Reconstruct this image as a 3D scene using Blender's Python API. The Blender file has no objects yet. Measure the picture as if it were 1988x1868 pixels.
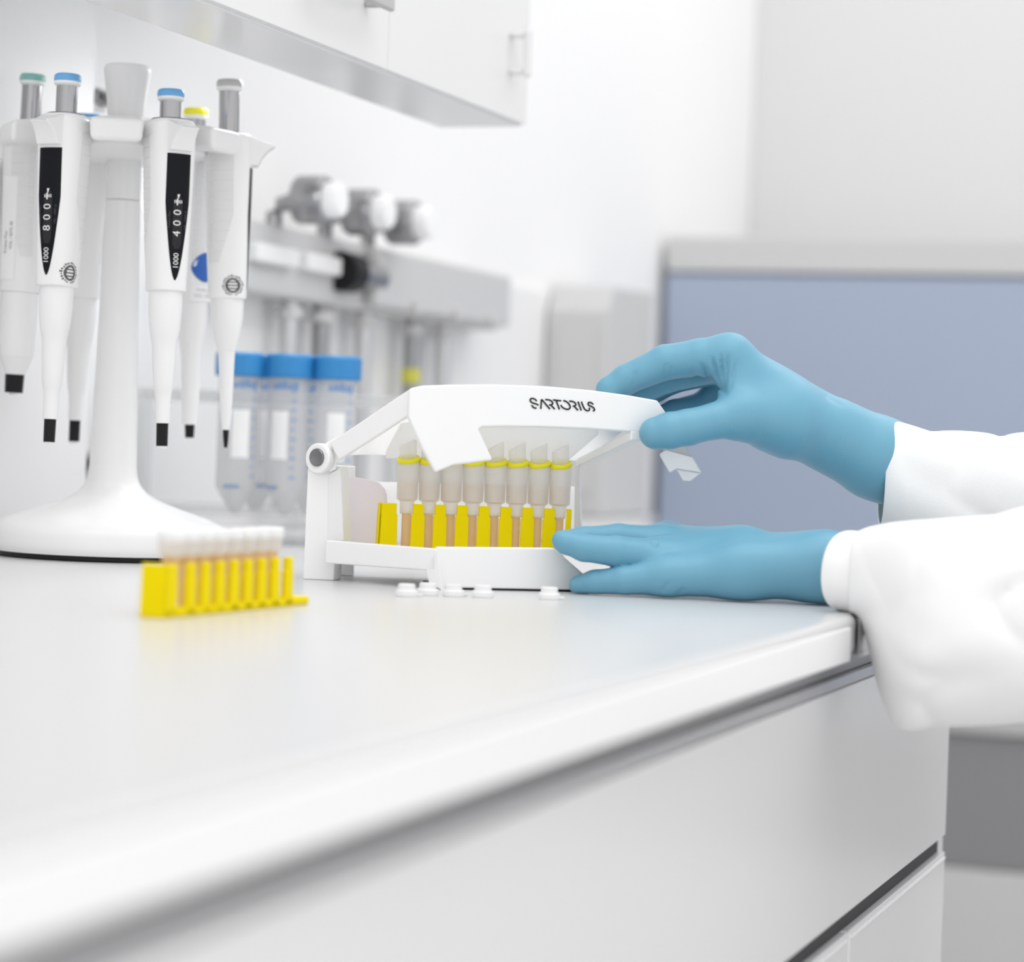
import bpy, bmesh, math, random
import numpy as np
from mathutils import Vector, Matrix, noise

# ---------------------------------------------------------------- camera, world, light, exposure
S = bpy.context.scene
COL = S.collection
MM = 0.001
F, CX, HY, ROLL = 4800.0, 994.0, 850.0, 0.037      # focal length and optical axis in pixels of a 1988x1868 frame
CAM_H, TOP = 97.0, 900.0                            # camera above the worktop, worktop above the floor (mm)

cam_d = bpy.data.cameras.new('camera')
cam = bpy.data.objects.new('camera', cam_d)
COL.objects.link(cam)
S.camera = cam
cam_d.sensor_width = 36.0
cam_d.lens = 36.0 * F / 1988.0
cam_d.shift_y = (HY - 934.0) / 1988.0
cam_d.clip_start = 0.05
cam_d.clip_end = 50
cam_d.dof.use_dof = True
cam_d.dof.focus_distance = 1.63
cam_d.dof.aperture_fstop = 4.6
cam.location = (0, 0, (TOP + CAM_H) * MM)
cam.rotation_mode = 'XYZ'
cam.matrix_world = (Matrix.Translation(cam.location) @ Matrix.Rotation(math.pi / 2, 4, 'X') @ Matrix.Rotation(ROLL, 4, 'Z'))

world = bpy.data.worlds.new('world')
S.world = world
world.use_nodes = True
world.node_tree.nodes['Background'].inputs[0].default_value = (1, 1, 1, 1)
world.node_tree.nodes['Background'].inputs[1].default_value = 0.95

def area(name, loc, size, power, target):
    l = bpy.data.lights.new(name, 'AREA')
    l.shape = 'RECTANGLE'
    l.size, l.size_y = size
    l.energy = power
    o = bpy.data.objects.new(name, l)
    COL.objects.link(o)
    o.location = loc
    o.rotation_euler = (Vector(target) - Vector(loc)).to_track_quat('-Z', 'Y').to_euler()
    return o
area('ceiling_light', (-0.1, 1.1, 2.7), (2.2, 1.2), 11, (-0.1, 1.35, 0.9))
area('ceiling_light_far', (0.9, 2.9, 2.7), (2.4, 1.2), 9, (0.5, 3.0, 0))

S.view_settings.view_transform = 'Standard'
S.view_settings.look = 'None'
S.view_settings.gamma = 1
S.view_settings.use_curve_mapping = False
S.view_settings.exposure = 0.27

# ---------------------------------------------------------------- geometry helpers (all in millimetres)
cr, sr = math.cos(ROLL), math.sin(ROLL)
def ray(px, py):
    r, u = (px - CX) / F, -(py - HY) / F
    return (r * cr - u * sr, 1.0, r * sr + u * cr)
def P(px, py, d):
    """world point at the depth d seen towards a direction of the camera"""
    q = ray(px, py)
    return Vector((q[0] * d, d, TOP + CAM_H + q[2] * d))
def on_top(px, py, z=0.0):
    q = ray(px, py)
    d = (z - CAM_H) / q[2]
    return Vector((q[0] * d, d, TOP + z))
# bench frame: t runs along the front edge away from the camera, v towards the wall
A0 = Vector((209.0, 1456.0, TOP))
TH = math.atan2(326.0, 906.0)
ET = Vector((math.sin(TH), math.cos(TH), 0))
EV = Vector((-math.cos(TH), math.sin(TH), 0))
def B(t, v, z=0.0):
    return A0 + ET * t + EV * v + Vector((0, 0, z))
BENCH_ROT = math.atan2(ET.y, ET.x)

WM = {}
def thing(name, label, cat, loc=(0, 0, 0), rotz=0.0, group=None, mat=None):
    o = bpy.data.objects.new(name, None)
    COL.objects.link(o)
    m = mat if mat is not None else Matrix.Translation(Vector(loc)) @ Matrix.Rotation(rotz, 4, 'Z')
    mm = m.copy()
    mm.translation = mm.translation * MM
    o.matrix_world = mm
    o.empty_display_size = 0.02
    WM[o.name] = m
    o['label'] = label
    o['category'] = cat
    if group: o['group'] = group
    return o
def tag(o, label, cat, group=None):
    o['label'] = label
    o['category'] = cat
    if group: o['group'] = group
    return o
def mk(name, verts, faces, mat, parent=None, smooth=False, local=False, bevel=0.0, seg=2, angle=35, solid=0.0, label=None, kind=None, fix=True):
    vs = [Vector(v) for v in verts]
    if parent is not None and not local and parent.name in WM:
        inv = WM[parent.name].inverted()
        vs = [inv @ v for v in vs]
    base = Vector((0, 0, 0))
    if parent is None:                       # origin at the bottom centre
        lo = Vector([min(v[i] for v in vs) for i in range(3)])
        hi = Vector([max(v[i] for v in vs) for i in range(3)])
        base = Vector(((lo.x + hi.x) / 2, (lo.y + hi.y) / 2, lo.z))
    me = bpy.data.meshes.new(name)
    me.from_pydata([tuple((v - base) * MM) for v in vs], [], [tuple(f) for f in faces])
    if fix:
        bm = bmesh.new()
        bm.from_mesh(me)
        bmesh.ops.recalc_face_normals(bm, faces=bm.faces)
        bm.to_mesh(me)
        bm.free()
    me.materials.append(mat)
    o = bpy.data.objects.new(name, me)
    COL.objects.link(o)
    o.location = base * MM
    if parent is not None:
        o.parent = parent
        if parent.name in WM: WM[o.name] = WM[parent.name]
    if smooth or bevel > 0:
        me.polygons.foreach_set('use_smooth', [True] * len(me.polygons))
        if bevel <= 0: me.set_sharp_from_angle(angle=math.radians(42))
    if solid:
        md = o.modifiers.new('thickness', 'SOLIDIFY')
        md.thickness = solid * MM
        md.offset = -1
    if bevel > 0:
        md = o.modifiers.new('bevel', 'BEVEL')
        md.width = bevel * MM
        md.segments = seg
        md.limit_method = 'ANGLE'
        md.angle_limit = math.radians(angle)
        md.harden_normals = True
    if label: o['label'] = label
    if kind: o['kind'] = kind
    return o
def dup(o, parent, name=None):
    c = o.copy()
    COL.objects.link(c)
    c.parent = parent
    return c
def copy_thing(root, mat, label, group=None):
    r = root.copy()
    COL.objects.link(r)
    mm = mat.copy()
    mm.translation = mm.translation * MM
    r.matrix_world = mm
    WM[r.name] = mat
    r['label'] = label
    if group: r['group'] = group
    for ch in [c for c in bpy.data.objects if c.parent == root]:
        n = dup(ch, r)
        for g in [c for c in bpy.data.objects if c.parent == ch]:
            dup(g, n)
    return r

class G:
    """collects vertices and faces"""
    def __init__(s): s.v, s.f = [], []
    def add(s, v, f):
        n = len(s.v)
        s.v += [Vector(x) for x in v]
        s.f += [tuple(i + n for i in q) for q in f]
        return s
    def hexa(s, a, b):                       # two quads, bottom and top
        return s.add(list(a) + list(b), [(3, 2, 1, 0), (4, 5, 6, 7), (0, 1, 5, 4), (1, 2, 6, 5), (2, 3, 7, 6), (3, 0, 4, 7)])
    def box(s, x0, x1, y0, y1, z0, z1):
        return s.hexa([(x0, y0, z0), (x1, y0, z0), (x1, y1, z0), (x0, y1, z0)], [(x0, y0, z1), (x1, y0, z1), (x1, y1, z1), (x0, y1, z1)])
    def prism(s, pts, off):                  # polygon pushed along off
        n = len(pts)
        a = [Vector(p) for p in pts]
        b = [p + Vector(off) for p in a]
        return s.add(a + b, [tuple(range(n))[::-1], tuple(range(n, 2 * n))] + [(i, (i + 1) % n, n + (i + 1) % n, n + i) for i in range(n)])
    def loft(s, rings, caps=True, closed=True):
        n = len(rings[0])
        v = [p for r in rings for p in r]
        f = []
        for i in range(len(rings) - 1):
            for j in range(n if closed else n - 1):
                k = (j + 1) % n
                f.append((i * n + j, i * n + k, (i + 1) * n + k, (i + 1) * n + j))
        if caps:
            f += [tuple(range(n))[::-1], tuple(range((len(rings) - 1) * n, len(rings) * n))]
        return s.add(v, f)
    def lathe(s, prof, seg=32, c=(0, 0, 0), caps=True, axis=None):
        c = Vector(c)
        q = Vector((0, 0, 1)).rotation_difference(Vector(axis)) if axis is not None else None
        rings = []
        for r, z in prof:
            ring = [Vector((r * math.cos(2 * math.pi * j / seg), r * math.sin(2 * math.pi * j / seg), z)) for j in range(seg)]
            if q: ring = [q @ p for p in ring]
            rings.append([c + p for p in ring])
        return s.loft(rings, caps)
    def tube(s, path, r, seg=12):
        path = [Vector(p) for p in path]
        rs = r if isinstance(r, (list, tuple)) else [r] * len(path)
        rings = []
        for i, p in enumerate(path):
            d = (path[min(i + 1, len(path) - 1)] - path[max(i - 1, 0)]).normalized()
            ref = Vector((0, 0, 1)) if abs(d.z) < 0.9 else Vector((1, 0, 0))
            u = d.cross(ref).normalized()
            w = d.cross(u)
            rings.append([p + (u * math.cos(2 * math.pi * k / seg) + w * math.sin(2 * math.pi * k / seg)) * rs[i] for k in range(seg)])
        return s.loft(rings)
    def out(s, name, mat, parent=None, **k): return mk(name, s.v, s.f, mat, parent, **k)

def smooth_path(pts, n):
    """Catmull-Rom through rows of numbers"""
    a = np.array(pts, float)
    out = []
    m = len(a) - 1
    for i in range(n + 1):
        x = i / n * m
        k = min(int(x), m - 1)
        t = x - k
        p0, p1, p2, p3 = a[max(k - 1, 0)], a[k], a[k + 1], a[min(k + 2, m)]
        out.append(0.5 * ((2 * p1) + (-p0 + p2) * t + (2 * p0 - 5 * p1 + 4 * p2 - p3) * t * t + (-p0 + 3 * p1 - 3 * p2 + p3) * t ** 3))
    return np.array(out)

def text_mesh(body, size):
    cu = bpy.data.curves.new('letters', 'FONT')
    cu.body = body
    cu.size = size
    cu.align_x, cu.align_y = 'CENTER', 'CENTER'
    cu.resolution_u = 4
    o = bpy.data.objects.new('letters', cu)
    COL.objects.link(o)
    dg = bpy.context.evaluated_depsgraph_get()
    me = o.evaluated_get(dg).to_mesh()
    v = [tuple(x.co) for x in me.vertices]
    f = [tuple(p.vertices) for p in me.polygons]
    o.evaluated_get(dg).to_mesh_clear()
    bpy.data.objects.remove(o)
    bpy.data.curves.remove(cu)
    return v, f

# ---------------------------------------------------------------- materials
def mat(name, col, rough=0.5, metal=0.0, spec=0.5, vary=0.0, scale=8.0, bump=0.0, bscale=200.0, alpha=1.0, sss=0.0, coat=0.0):
    m = bpy.data.materials.new(name)
    m.use_nodes = True
    nt = m.node_tree
    b = nt.nodes['Principled BSDF']
    b.inputs['Base Color'].default_value = (*col, 1)
    b.inputs['Roughness'].default_value = rough
    b.inputs['Metallic'].default_value = metal
    b.inputs['Specular IOR Level'].default_value = spec
    b.inputs['Coat Weight'].default_value = coat
    if sss:
        b.inputs['Subsurface Weight'].default_value = sss
        b.inputs['Subsurface Radius'].default_value = (0.004, 0.004, 0.004)
    tc = None
    if vary or bump:
        tc = nt.nodes.new('ShaderNodeTexCoord')
    if vary:
        n = nt.nodes.new('ShaderNodeTexNoise')
        n.inputs['Scale'].default_value = scale
        n.inputs['Detail'].default_value = 4
        nt.links.new(tc.outputs['Object'], n.inputs['Vector'])
        r = nt.nodes.new('ShaderNodeMapRange')
        r.inputs['To Min'].default_value = 1 - vary
        r.inputs['To Max'].default_value = 1 + vary
        nt.links.new(n.outputs['Fac'], r.inputs['Value'])
        mx = nt.nodes.new('ShaderNodeMix')
        mx.data_type = 'RGBA'
        mx.blend_type = 'MULTIPLY'
        mx.inputs['Factor'].default_value = 1
        mx.inputs['A'].default_value = (*col, 1)
        nt.links.new(r.outputs['Result'], mx.inputs['B'])
        nt.links.new(mx.outputs['Result'], b.inputs['Base Color'])
    if bump:
        n = nt.nodes.new('ShaderNodeTexNoise')
        n.inputs['Scale'].default_value = bscale
        nt.links.new(tc.outputs['Object'], n.inputs['Vector'])
        bp = nt.nodes.new('ShaderNodeBump')
        bp.inputs['Strength'].default_value = bump
        bp.inputs['Distance'].default_value = 0.001
        nt.links.new(n.outputs['Fac'], bp.inputs['Height'])
        nt.links.new(bp.outputs['Normal'], b.inputs['Normal'])
    if alpha < 1:
        tr = nt.nodes.new('ShaderNodeBsdfTransparent')
        tr.inputs[0].default_value = (0.97, 0.97, 0.97, 1)
        ms = nt.nodes.new('ShaderNodeMixShader')
        ms.inputs[0].default_value = alpha
        tl = nt.nodes.new('ShaderNodeBsdfTranslucent')
        tl.inputs[0].default_value = (*col, 1)
        m2 = nt.nodes.new('ShaderNodeMixShader')
        m2.inputs[0].default_value = .5
        nt.links.new(b.outputs[0], m2.inputs[1])
        nt.links.new(tl.outputs[0], m2.inputs[2])
        nt.links.new(tr.outputs[0], ms.inputs[1])
        nt.links.new(m2.outputs[0], ms.inputs[2])
        nt.links.new(ms.outputs[0], nt.nodes['Material Output'].inputs['Surface'])
    return m
def leaky(name, col, rough, k):
    m = mat(name, col, rough)
    nt = m.node_tree
    tl = nt.nodes.new('ShaderNodeBsdfTranslucent')
    tl.inputs[0].default_value = (*col, 1)
    ms = nt.nodes.new('ShaderNodeMixShader')
    ms.inputs[0].default_value = k
    nt.links.new(nt.nodes['Principled BSDF'].outputs[0], ms.inputs[1])
    nt.links.new(tl.outputs[0], ms.inputs[2])
    nt.links.new(ms.outputs[0], nt.nodes['Material Output'].inputs['Surface'])
    return m
def emit(name, col, strength):
    m = bpy.data.materials.new(name)
    m.use_nodes = True
    nt = m.node_tree
    b = nt.nodes['Principled BSDF']
    b.inputs['Base Color'].default_value = (*col, 1)
    b.inputs['Emission Color'].default_value = (*col, 1)
    b.inputs['Emission Strength'].default_value = strength
    return m

M_WALL = mat('white_wall_paint', (.90, .90, .90), .8, spec=.2, vary=.015, scale=3)
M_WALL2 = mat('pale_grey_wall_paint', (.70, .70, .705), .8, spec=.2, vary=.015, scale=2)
M_SPLASH = mat('grey_splashback_laminate', (.84, .84, .842), .45, vary=.02, scale=3)
M_FLOOR = mat('light_grey_vinyl_floor', (.62, .62, .62), .4, vary=.04, scale=6)
M_TOP = mat('white_laminate_worktop', (.635, .635, .64), .27, spec=.5, vary=.012, scale=5)
M_EDGE = mat('white_worktop_edge', (.96, .96, .96), .35)
M_CAB = mat('white_cabinet_laminate', (.80, .80, .80), .22, vary=.012, scale=4)
M_CABIN = mat('grey_cabinet_carcass', (.50, .50, .50), .6)
M_GAP = mat('dark_gap_shade', (.03, .03, .031), .6)
M_RAIL = mat('grey_metal_rail', (.36, .36, .37), .45, metal=.2)
M_ALU = mat('aluminium', (.62, .62, .63), .35, metal=.8)
M_BLUEPAN = mat('pale_blue_panel', (.375, .435, .56), .6, vary=.02, scale=2)
M_GREY = mat('mid_grey_paint', (.50, .50, .50), .55, vary=.02, scale=3)
M_HOUS = mat('housing_grey_paint', (.60, .60, .60), .7, spec=.2)
M_GREYL = mat('light_grey_paint', (.60, .60, .60), .55, vary=.02, scale=3)
M_DARK = mat('dark_grey_paint_and_shade', (.26, .26, .265), .6, vary=.03, scale=3)  # outlet colour, also the painted shade below the blue doors
M_WHITE = mat('white_glossy_plastic', (.90, .90, .90), .25, vary=.008, scale=20)
M_WHITE2 = mat('white_matt_plastic', (.86, .86, .86), .42, vary=.008, scale=20)
M_BOX = mat('white_satin_box_plastic', (.91, .91, .91), .35, vary=.008, scale=20)
M_LID = leaky('thin_white_lid_plastic', (.96, .96, .96), .4, .75)
M_PINK = leaky('milky_white_liner', (.95, .915, .94), .5, .5)
M_GREYP = mat('pale_grey_plastic', (.60, .60, .60), .35)
M_GRIP = mat('white_grip_rubber', (.80, .80, .80), .5)
M_BLACK = mat('black_rubber', (.012, .012, .013), .45, spec=.2)
M_GLASSB = mat('black_display_glass', (.008, .009, .012), .2, spec=.12)
M_WIN = mat('dark_grey_display_window', (.030, .030, .032), .3, spec=.12)
M_INK = mat('white_display_print', (.85, .85, .85), .6)
M_DIM = mat('dim_grey_print', (.06, .06, .062), .6)
M_PRINT = mat('dark_grey_print', (.10, .10, .10), .6)
M_PRINTL = mat('light_grey_print', (.50, .50, .50), .6)
M_LOGO = mat('black_print', (.006, .006, .006), .5)
M_STICK = mat('white_paper_label', (.92, .92, .92), .6)
M_CHROME = mat('polished_steel', (.40, .40, .41), .16, metal=1.0)
M_STEEL = mat('brushed_steel', (.36, .36, .37), .3, metal=.9)
M_TEAL = mat('teal_cap_plastic', (.22, .48, .45), .35)
M_SKY = mat('sky_blue_cap_plastic', (.14, .40, .74), .35)
M_LEMON = mat('lemon_cap_plastic', (.88, .82, .01), .35)
M_GREYC = mat('grey_cap_plastic', (.50, .50, .50), .35)
M_BLUEST = mat('blue_sticker', (.02, .12, .48), .5, vary=.1, scale=300)
M_YEL = mat('yellow_rack_plastic', (.88, .70, .0), .5, spec=.08, vary=.02, scale=30)
M_YELT = mat('yellow_label', (.62, .60, .08), .5)
M_TUBE = mat('milky_translucent_plastic', (.98, .965, .955), .3, alpha=.62)
M_STEM = mat('amber_translucent_plastic', (.92, .68, .36), .3, alpha=.70)
M_LIQ = mat('pale_liquid', (.95, .80, .58), .3, alpha=.7)
M_RING = mat('yellow_ring_plastic', (.88, .80, .0), .35)
M_FALC = mat('clear_tube_plastic', (.97, .97, .975), .2, alpha=.46)
M_ACR = mat('clear_acrylic', (.85, .86, .86), .1, alpha=.16)
M_BCAP = mat('blue_screw_cap', (.03, .24, .56), .4)
M_BINK = mat('blue_tube_print', (.10, .26, .55), .6)
M_GLOVE = mat('blue_nitrile_glove', (.155, .385, .525), .42, spec=.4, vary=.03, scale=25, bump=.12, bscale=900)
M_CLOTH = mat('white_cotton_coat', (.94, .94, .94), .85, spec=.15, bump=.25, bscale=1800)
M_LAMP = emit('lamp_diffuser', (1, 1, 1), 16.0)

# ---------------------------------------------------------------- the setting
def t_at(px, py, v):
    q = ray(px, py)
    b = A0 + EV * v
    return (q[0] * b.y - b.x) / (ET.x - q[0] * ET.y)
def bb(g, t0, t1, v0, v1, z0, z1):
    return g.hexa([B(t0, v0, z0), B(t1, v0, z0), B(t1, v1, z0), B(t0, v1, z0)], [B(t0, v0, z1), B(t1, v0, z1), B(t1, v1, z1), B(t0, v1, z1)])
def bbox(name, m, parent, t0, t1, v0, v1, z0, z1, **k):
    return bb(G(), t0, t1, v0, v1, z0, z1).out(name, m, parent, **k)

def struct(o):
    o['kind'] = 'structure'
    return o
struct(bbox('floor', M_FLOOR, None, -2600, 2660, -3000, 760, -920, -900))
struct(bbox('wall_back', M_WALL, None, -1500, 2660, 750, 800, -900, 1700))
struct(bbox('wall_end', M_WALL2, None, 2608, 2660, -3000, 749, -900, 1700))
PIER = t_at(187, 60, 700)
struct(bbox('wall_left', M_WALL, None, -1500, PIER, 700, 749, 0.5, 1700))
struct(bbox('trim_2', M_SPLASH, None, -1500, PIER, 695, 700, 0.5, 285))
struct(bbox('trim_1', M_SPLASH, None, PIER + 1, 2070, 744, 750, 0.5, 285))

# worktop: one slab with a rounded front corner and a slanted far side
def arc_corner(r=22, n=6):
    e = (Vector((1523, 595)) - Vector((0, 0))).normalized()
    a, b = Vector((-r * 1.6, 0)), e * r * 1.2
    c = Vector((0, 0))
    return [a * (1 - s) ** 2 + c * 2 * s * (1 - s) + b * s * s for s in [i / n for i in range(n + 1)]]
outline = [Vector((-1500, 0))] + arc_corner() + [Vector((1523, 595)), Vector((1780, 650)), Vector((1780, 743)), Vector((-1500, 743))]
wt = thing('worktop', 'long white laminate worktop with thick rounded front edge', 'worktop', B(0, 0, -25))
g = G(); g.prism([B(p.x, p.y, -23.5) for p in outline], (0, 0, 23.5))
g.out('slab', M_TOP, wt, bevel=5, seg=4)
bbox('edge_strip', M_EDGE, wt, -1500, -30, -1.2, 1, -25, -5, bevel=1)

cab = thing('base_cabinet', 'white base cabinet with wide drawer front under the worktop', 'cabinet', B(0, 20, -900))
bbox('carcass', M_CABIN, cab, -1500, 380, 32, 560, -890, -27)
bbox('rail', M_RAIL, cab, -1500, 384, 14, 31, -36, -26)
bbox('light_strip', M_ALU, cab, -1500, 384, 9, 31, -43, -36.5, bevel=1)
d = bbox('drawer_front', M_CAB, cab, -1500, 386, 10, 31, -184, -44, bevel=1.5)
bbox('gap_shade_strip', M_GAP, cab, -1500, 384, 15, 31.5, -196, -184.5)  # near-black strip, shade of the gap put into its colour
for t0, t1 in ((-1500, -566), (-560, 44), (50, 386)):
    dr = bbox('door', M_CAB, cab, t0, t1, 10, 31, -880, -196, bevel=1.0)
    bbox('top_edge', M_EDGE, dr, t0 + 2, t1 - 2, 9.2, 12, -201, -199.5)
bbox('door_edge', M_EDGE, cab, 45, 49, 9, 31, -880, -196)
bbox('side_panel', M_CAB, cab, 381, 399, 14, 560, -890, -27, bevel=1)

# grey steel end piece beside the worktop corner
sp = thing('steel_end_piece', 'grey steel end piece beside the worktop corner', 'worktop end', B(190, 40, -26))
g = G(); g.prism([B(2, 1, -25), B(384, 1, -25), B(384, 145, -25)], (0, 0, 23)); g.out('plate', M_GREYL, sp, bevel=1.5)
bbox('lip', M_GREYL, sp, 4, 384, .2, 2, -25, -22)

# storage cabinet with blue doors against the end wall
sc = thing('storage_cabinet', 'tall cabinet with pale blue doors and a grey top band in the background', 'cabinet', B(2280, 0, -900))
Z0 = -900
bbox('carcass', M_GREYL, sc, 2105, 2560, -1400, 738, Z0, 395)
bbox('top_band', M_GREYL, sc, 2080, 2105, -1400, 738, 352, 404, bevel=3)
for v0, v1 in ((112, 738), (-520, 108), (-1150, -524)):
    dd = bbox('door', M_BLUEPAN, sc, 2084, 2104, v0, v1, -252, 348, bevel=2)
bbox('lower_rail', M_GREY, sc, 2084, 2104, -1400, 738, -298, -256, bevel=2)
bbox('recess_shade', M_DARK, sc, 2094, 2104, -1400, 738, -489, -300)  # dark panel, shadow below the doors painted as its colour
for v0, v1 in ((112, 738), (-520, 108), (-1150, -524)):
    bbox('drawer', M_GREYL, sc, 2074, 2104, v0, v1, -880, -491, bevel=2)

# grey instrument housing on the far end of the worktop
ih = thing('instrument_housing', 'grey instrument housing standing at the far end of the worktop', 'instrument', B(1660, 700, 0))
g = G()
pr = [(0, .5), (0, 262), (26, 296), (200, 300), (200, .5)]
g.prism([B(1560 + a, 660, z) for a, z in pr], EV * 82); g.out('housing', M_HOUS, ih, bevel=3, seg=2)
bbox('front_panel', M_HOUS, ih, 1557, 1560, 674, 728, 30, 240, bevel=1)

# wall cabinet
wc = thing('wall_cabinet', 'white wall cabinet with two doors hanging above the bench', 'cabinet', B(240, 600, 362))
bbox('carcass', M_CAB, wc, -60, 556, 438, 743, 600, 1000)
bbox('inner_front', M_CAB, wc, -60, 556, 438, 500, 392, 600)
bbox('front_rail', M_CAB, wc, -60, 556, 424, 500, 364, 392, bevel=2)
for i, (t0, t1) in enumerate(((-60, 247.6), (248.4, 556))):
    dr = bbox('door', M_CAB, wc, t0, t1, 420, 437, 366, 1000, bevel=.4)
    if i == 0:
        g = G(); bb(g, 90, 212, 400, 406, 402, 412); bb(g, 96, 102, 406, 420, 404, 410); bb(g, 200, 206, 406, 420, 404, 410)
        g.out('handle', M_GREY, dr, bevel=2)
    else:
        g = G(); bb(g, 508, 516, 402, 408, 400, 440); bb(g, 508, 516, 408, 420, 402, 407); bb(g, 508, 516, 408, 420, 433, 438)
        g.out('handle', M_CAB, dr, bevel=2)
lf = thing('under_cabinet_lamp', 'slim white lamp fixed under the wall cabinet', 'lamp', B(378, 520, 389))
bbox('lamp_body', M_WHITE2, lf, 240, 516, 501, 540, 392, 400, bevel=2)
bbox('diffuser', M_LAMP, lf, 246, 510, 504, 537, 389.5, 392)

# ---------------------------------------------------------------- laboratory services on the wall
sd = thing('service_duct', 'grey metal service duct with valves along the wall', 'duct', B(940, 720, 228))
bbox('duct_body', M_GREYL, sd, 500, 1290, 706, 744, 222, 290, bevel=6, seg=3)
bbox('cover', M_GREYP, sd, 880, 1280, 690, 705, 226, 286, bevel=4)
bbox('highlight_bar', M_WHITE2, sd, 610, 700, 694, 707, 250, 268, bevel=3)  # white bars stand in for the horizontal highlight along the duct
bbox('highlight_bar', M_WHITE2, sd, 720, 800, 694, 707, 250, 268, bevel=3)
g = G(); g.tube([B(805, 700, 256), B(838, 700, 256)], 20, 24); g.out('collar', M_BLACK, sd, bevel=2)
g = G(); g.tube([B(838, 700, 256), B(900, 700, 256)], 15, 24); g.out('sleeve', M_STEEL, sd, smooth=False)
for t in (560, 980, 1100, 1210):
    g = G(); g.tube([B(t, 698, 232), B(t, 684, 232)], 9, 20); g.out('screw_cap', M_GREYL, sd, bevel=1)

for i, (t, lab) in enumerate(((676, 'leftmost'), (793, 'middle'), (901, 'rightmost'))):
    tp = thing('gas_tap', 'round steel gas tap with white cap, %s of the three on the wall' % lab, 'tap', B(t, 700, 290), group='gas taps on the wall')
    c = B(t, 700, 313)
    g = G(); g.tube([B(t, 712, 288), B(t, 712, 300), B(t, 706, 308), B(t, 690, 313)], 8, 14); g.out('stem', M_STEEL, tp, smooth=True)
    g = G(); g.lathe([(10, 0), (21, 2), (23, 5), (23, 30), (21, 33), (0.1, 33)], 40, B(t, 690, 313), axis=-EV); g.out('knob', M_STEEL, tp, bevel=.6)
    g = G(); g.lathe([(17, 33), (17, 44), (14, 48), (.1, 49)], 32, B(t, 690, 313), axis=-EV); g.out('cap', M_STICK, tp, smooth=True)
for i, (px, zs) in enumerate(((560, []), (622, [150]), (705, []), (800, [152, 118]), (860, []))):
    t = t_at(px, 650, 722)
    pp = thing('wall_pipe', ['bare steel pipe nearest the pipette stand under the wall duct', 'steel pipe with one yellow band under the wall duct', 'bare steel pipe in the middle under the wall duct', 'steel pipe with two yellow bands under the wall duct', 'bare steel pipe farthest along under the wall duct'][i], 'pipe', B(t, 722, 20), group='pipes below the wall duct')
    g = G(); g.tube([B(t, 726, 20), B(t, 722, 30), B(t, 722, 221)], 9, 16); g.out('pipe_body', M_STEEL if i % 2 else M_ALU, pp, smooth=True)
    g = G(); g.lathe([(13, 0), (13, 10)], 20, B(t, 722, 205)); g.out('nut', M_GREYP, pp, bevel=1)
    for z in zs:
        g = G(); g.lathe([(10.5, 0), (10.5, 16)], 20, B(t, 722, z)); g.out('band', M_YELT, pp, bevel=.5)
def nozzle(px, py, name, label, cat):
    t = t_at(px, py, 735)
    q = ray(px, py)
    bp = B(t, 735)
    z = CAM_H + q[2] * bp.y
    o = thing(name, label, cat, B(t, 740, z - 8))
    bbox('plate', M_GREYP, o, t - 22, t + 22, 738, 744, z - 10, z + 10, bevel=2)
    for k in (-10, 10):
        g = G(); g.lathe([(6, 0), (6, 10), (4, 12), (4, 6)], 20, B(t + k, 738, z), axis=-EV); g.out('outlet', M_DARK, o, bevel=.4)
nozzle(166, 898, 'wall_outlet', 'small double outlet low on the wall beside the stand pole', 'outlet')
nozzle(190, 190, 'wall_socket', 'small grey socket high on the wall beside the stand knob', 'socket')

# ---------------------------------------------------------------- pipette stand
ST = P(216, 1000, 1795)
ST = Vector((ST.x, ST.y, TOP))
st = thing('pipette_stand', 'white carousel pipette stand with round foot and tapered pole', 'stand', ST)
g = G(); g.lathe([(82, .2), (83.5, 1), (83.5, 4)], 72); g.out('foot_gasket', M_BLACK, st, local=True, smooth=False)
prof = [(84, 4), (85, 8), (84.6, 14), (83, 20), (79, 24.5), (72, 28), (62, 31.5), (50, 35.5), (40, 39), (31, 43), (25, 47), (20.5, 52), (18, 58), (17, 66)]
prof = [tuple(x) for x in smooth_path(prof, 52)]
g = G(); g.lathe(prof, 72); g.out('foot', M_WHITE, st, local=True, smooth=True)
g = G(); g.lathe([(17, 66), (14.5, 160), (12.6, 258)], 40); g.out('pole', M_WHITE, st, local=True, smooth=True)
g = G(); g.lathe([(12.2, 258), (12.2, 259)], 40); g.out('pole_joint', M_GREYP, st, local=True)
g = G(); g.lathe([(12.5, 259), (12.2, 292)], 40); g.out('pole_collar', M_WHITE, st, local=True, smooth=True)
g = G(); g.lathe([(16, 287), (50, 289), (60, 293), (61, 297), (61, 305), (58, 309), (40, 314), (20, 318), (12, 319)], 60); g.out('carousel_hub', M_WHITE, st, local=True, smooth=True)
kp = [(12, 316), (13.5, 322), (14.2, 330), (15.6, 341), (16.9, 350), (17.1, 353), (16.2, 355.6), (14, 356.8), (.1, 357)]
rings = []
for r, z in [tuple(x) for x in smooth_path(kp, 30)]:
    fl = .55 if 322 < z < 350 else .1
    rings.append([(max(.1, r - fl * (.5 + .5 * math.cos(10 * a)) ** 3) * math.cos(a), max(.1, r - fl * (.5 + .5 * math.cos(10 * a)) ** 3) * math.sin(a), z) for a in [2 * math.pi * j / 80 for j in range(80)]])
G().loft(rings).out('knob', M_GREYC and mat('white_knob_plastic', (.84, .84, .84), .45), st, local=True, smooth=True)
PH = math.radians(-4)
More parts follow.
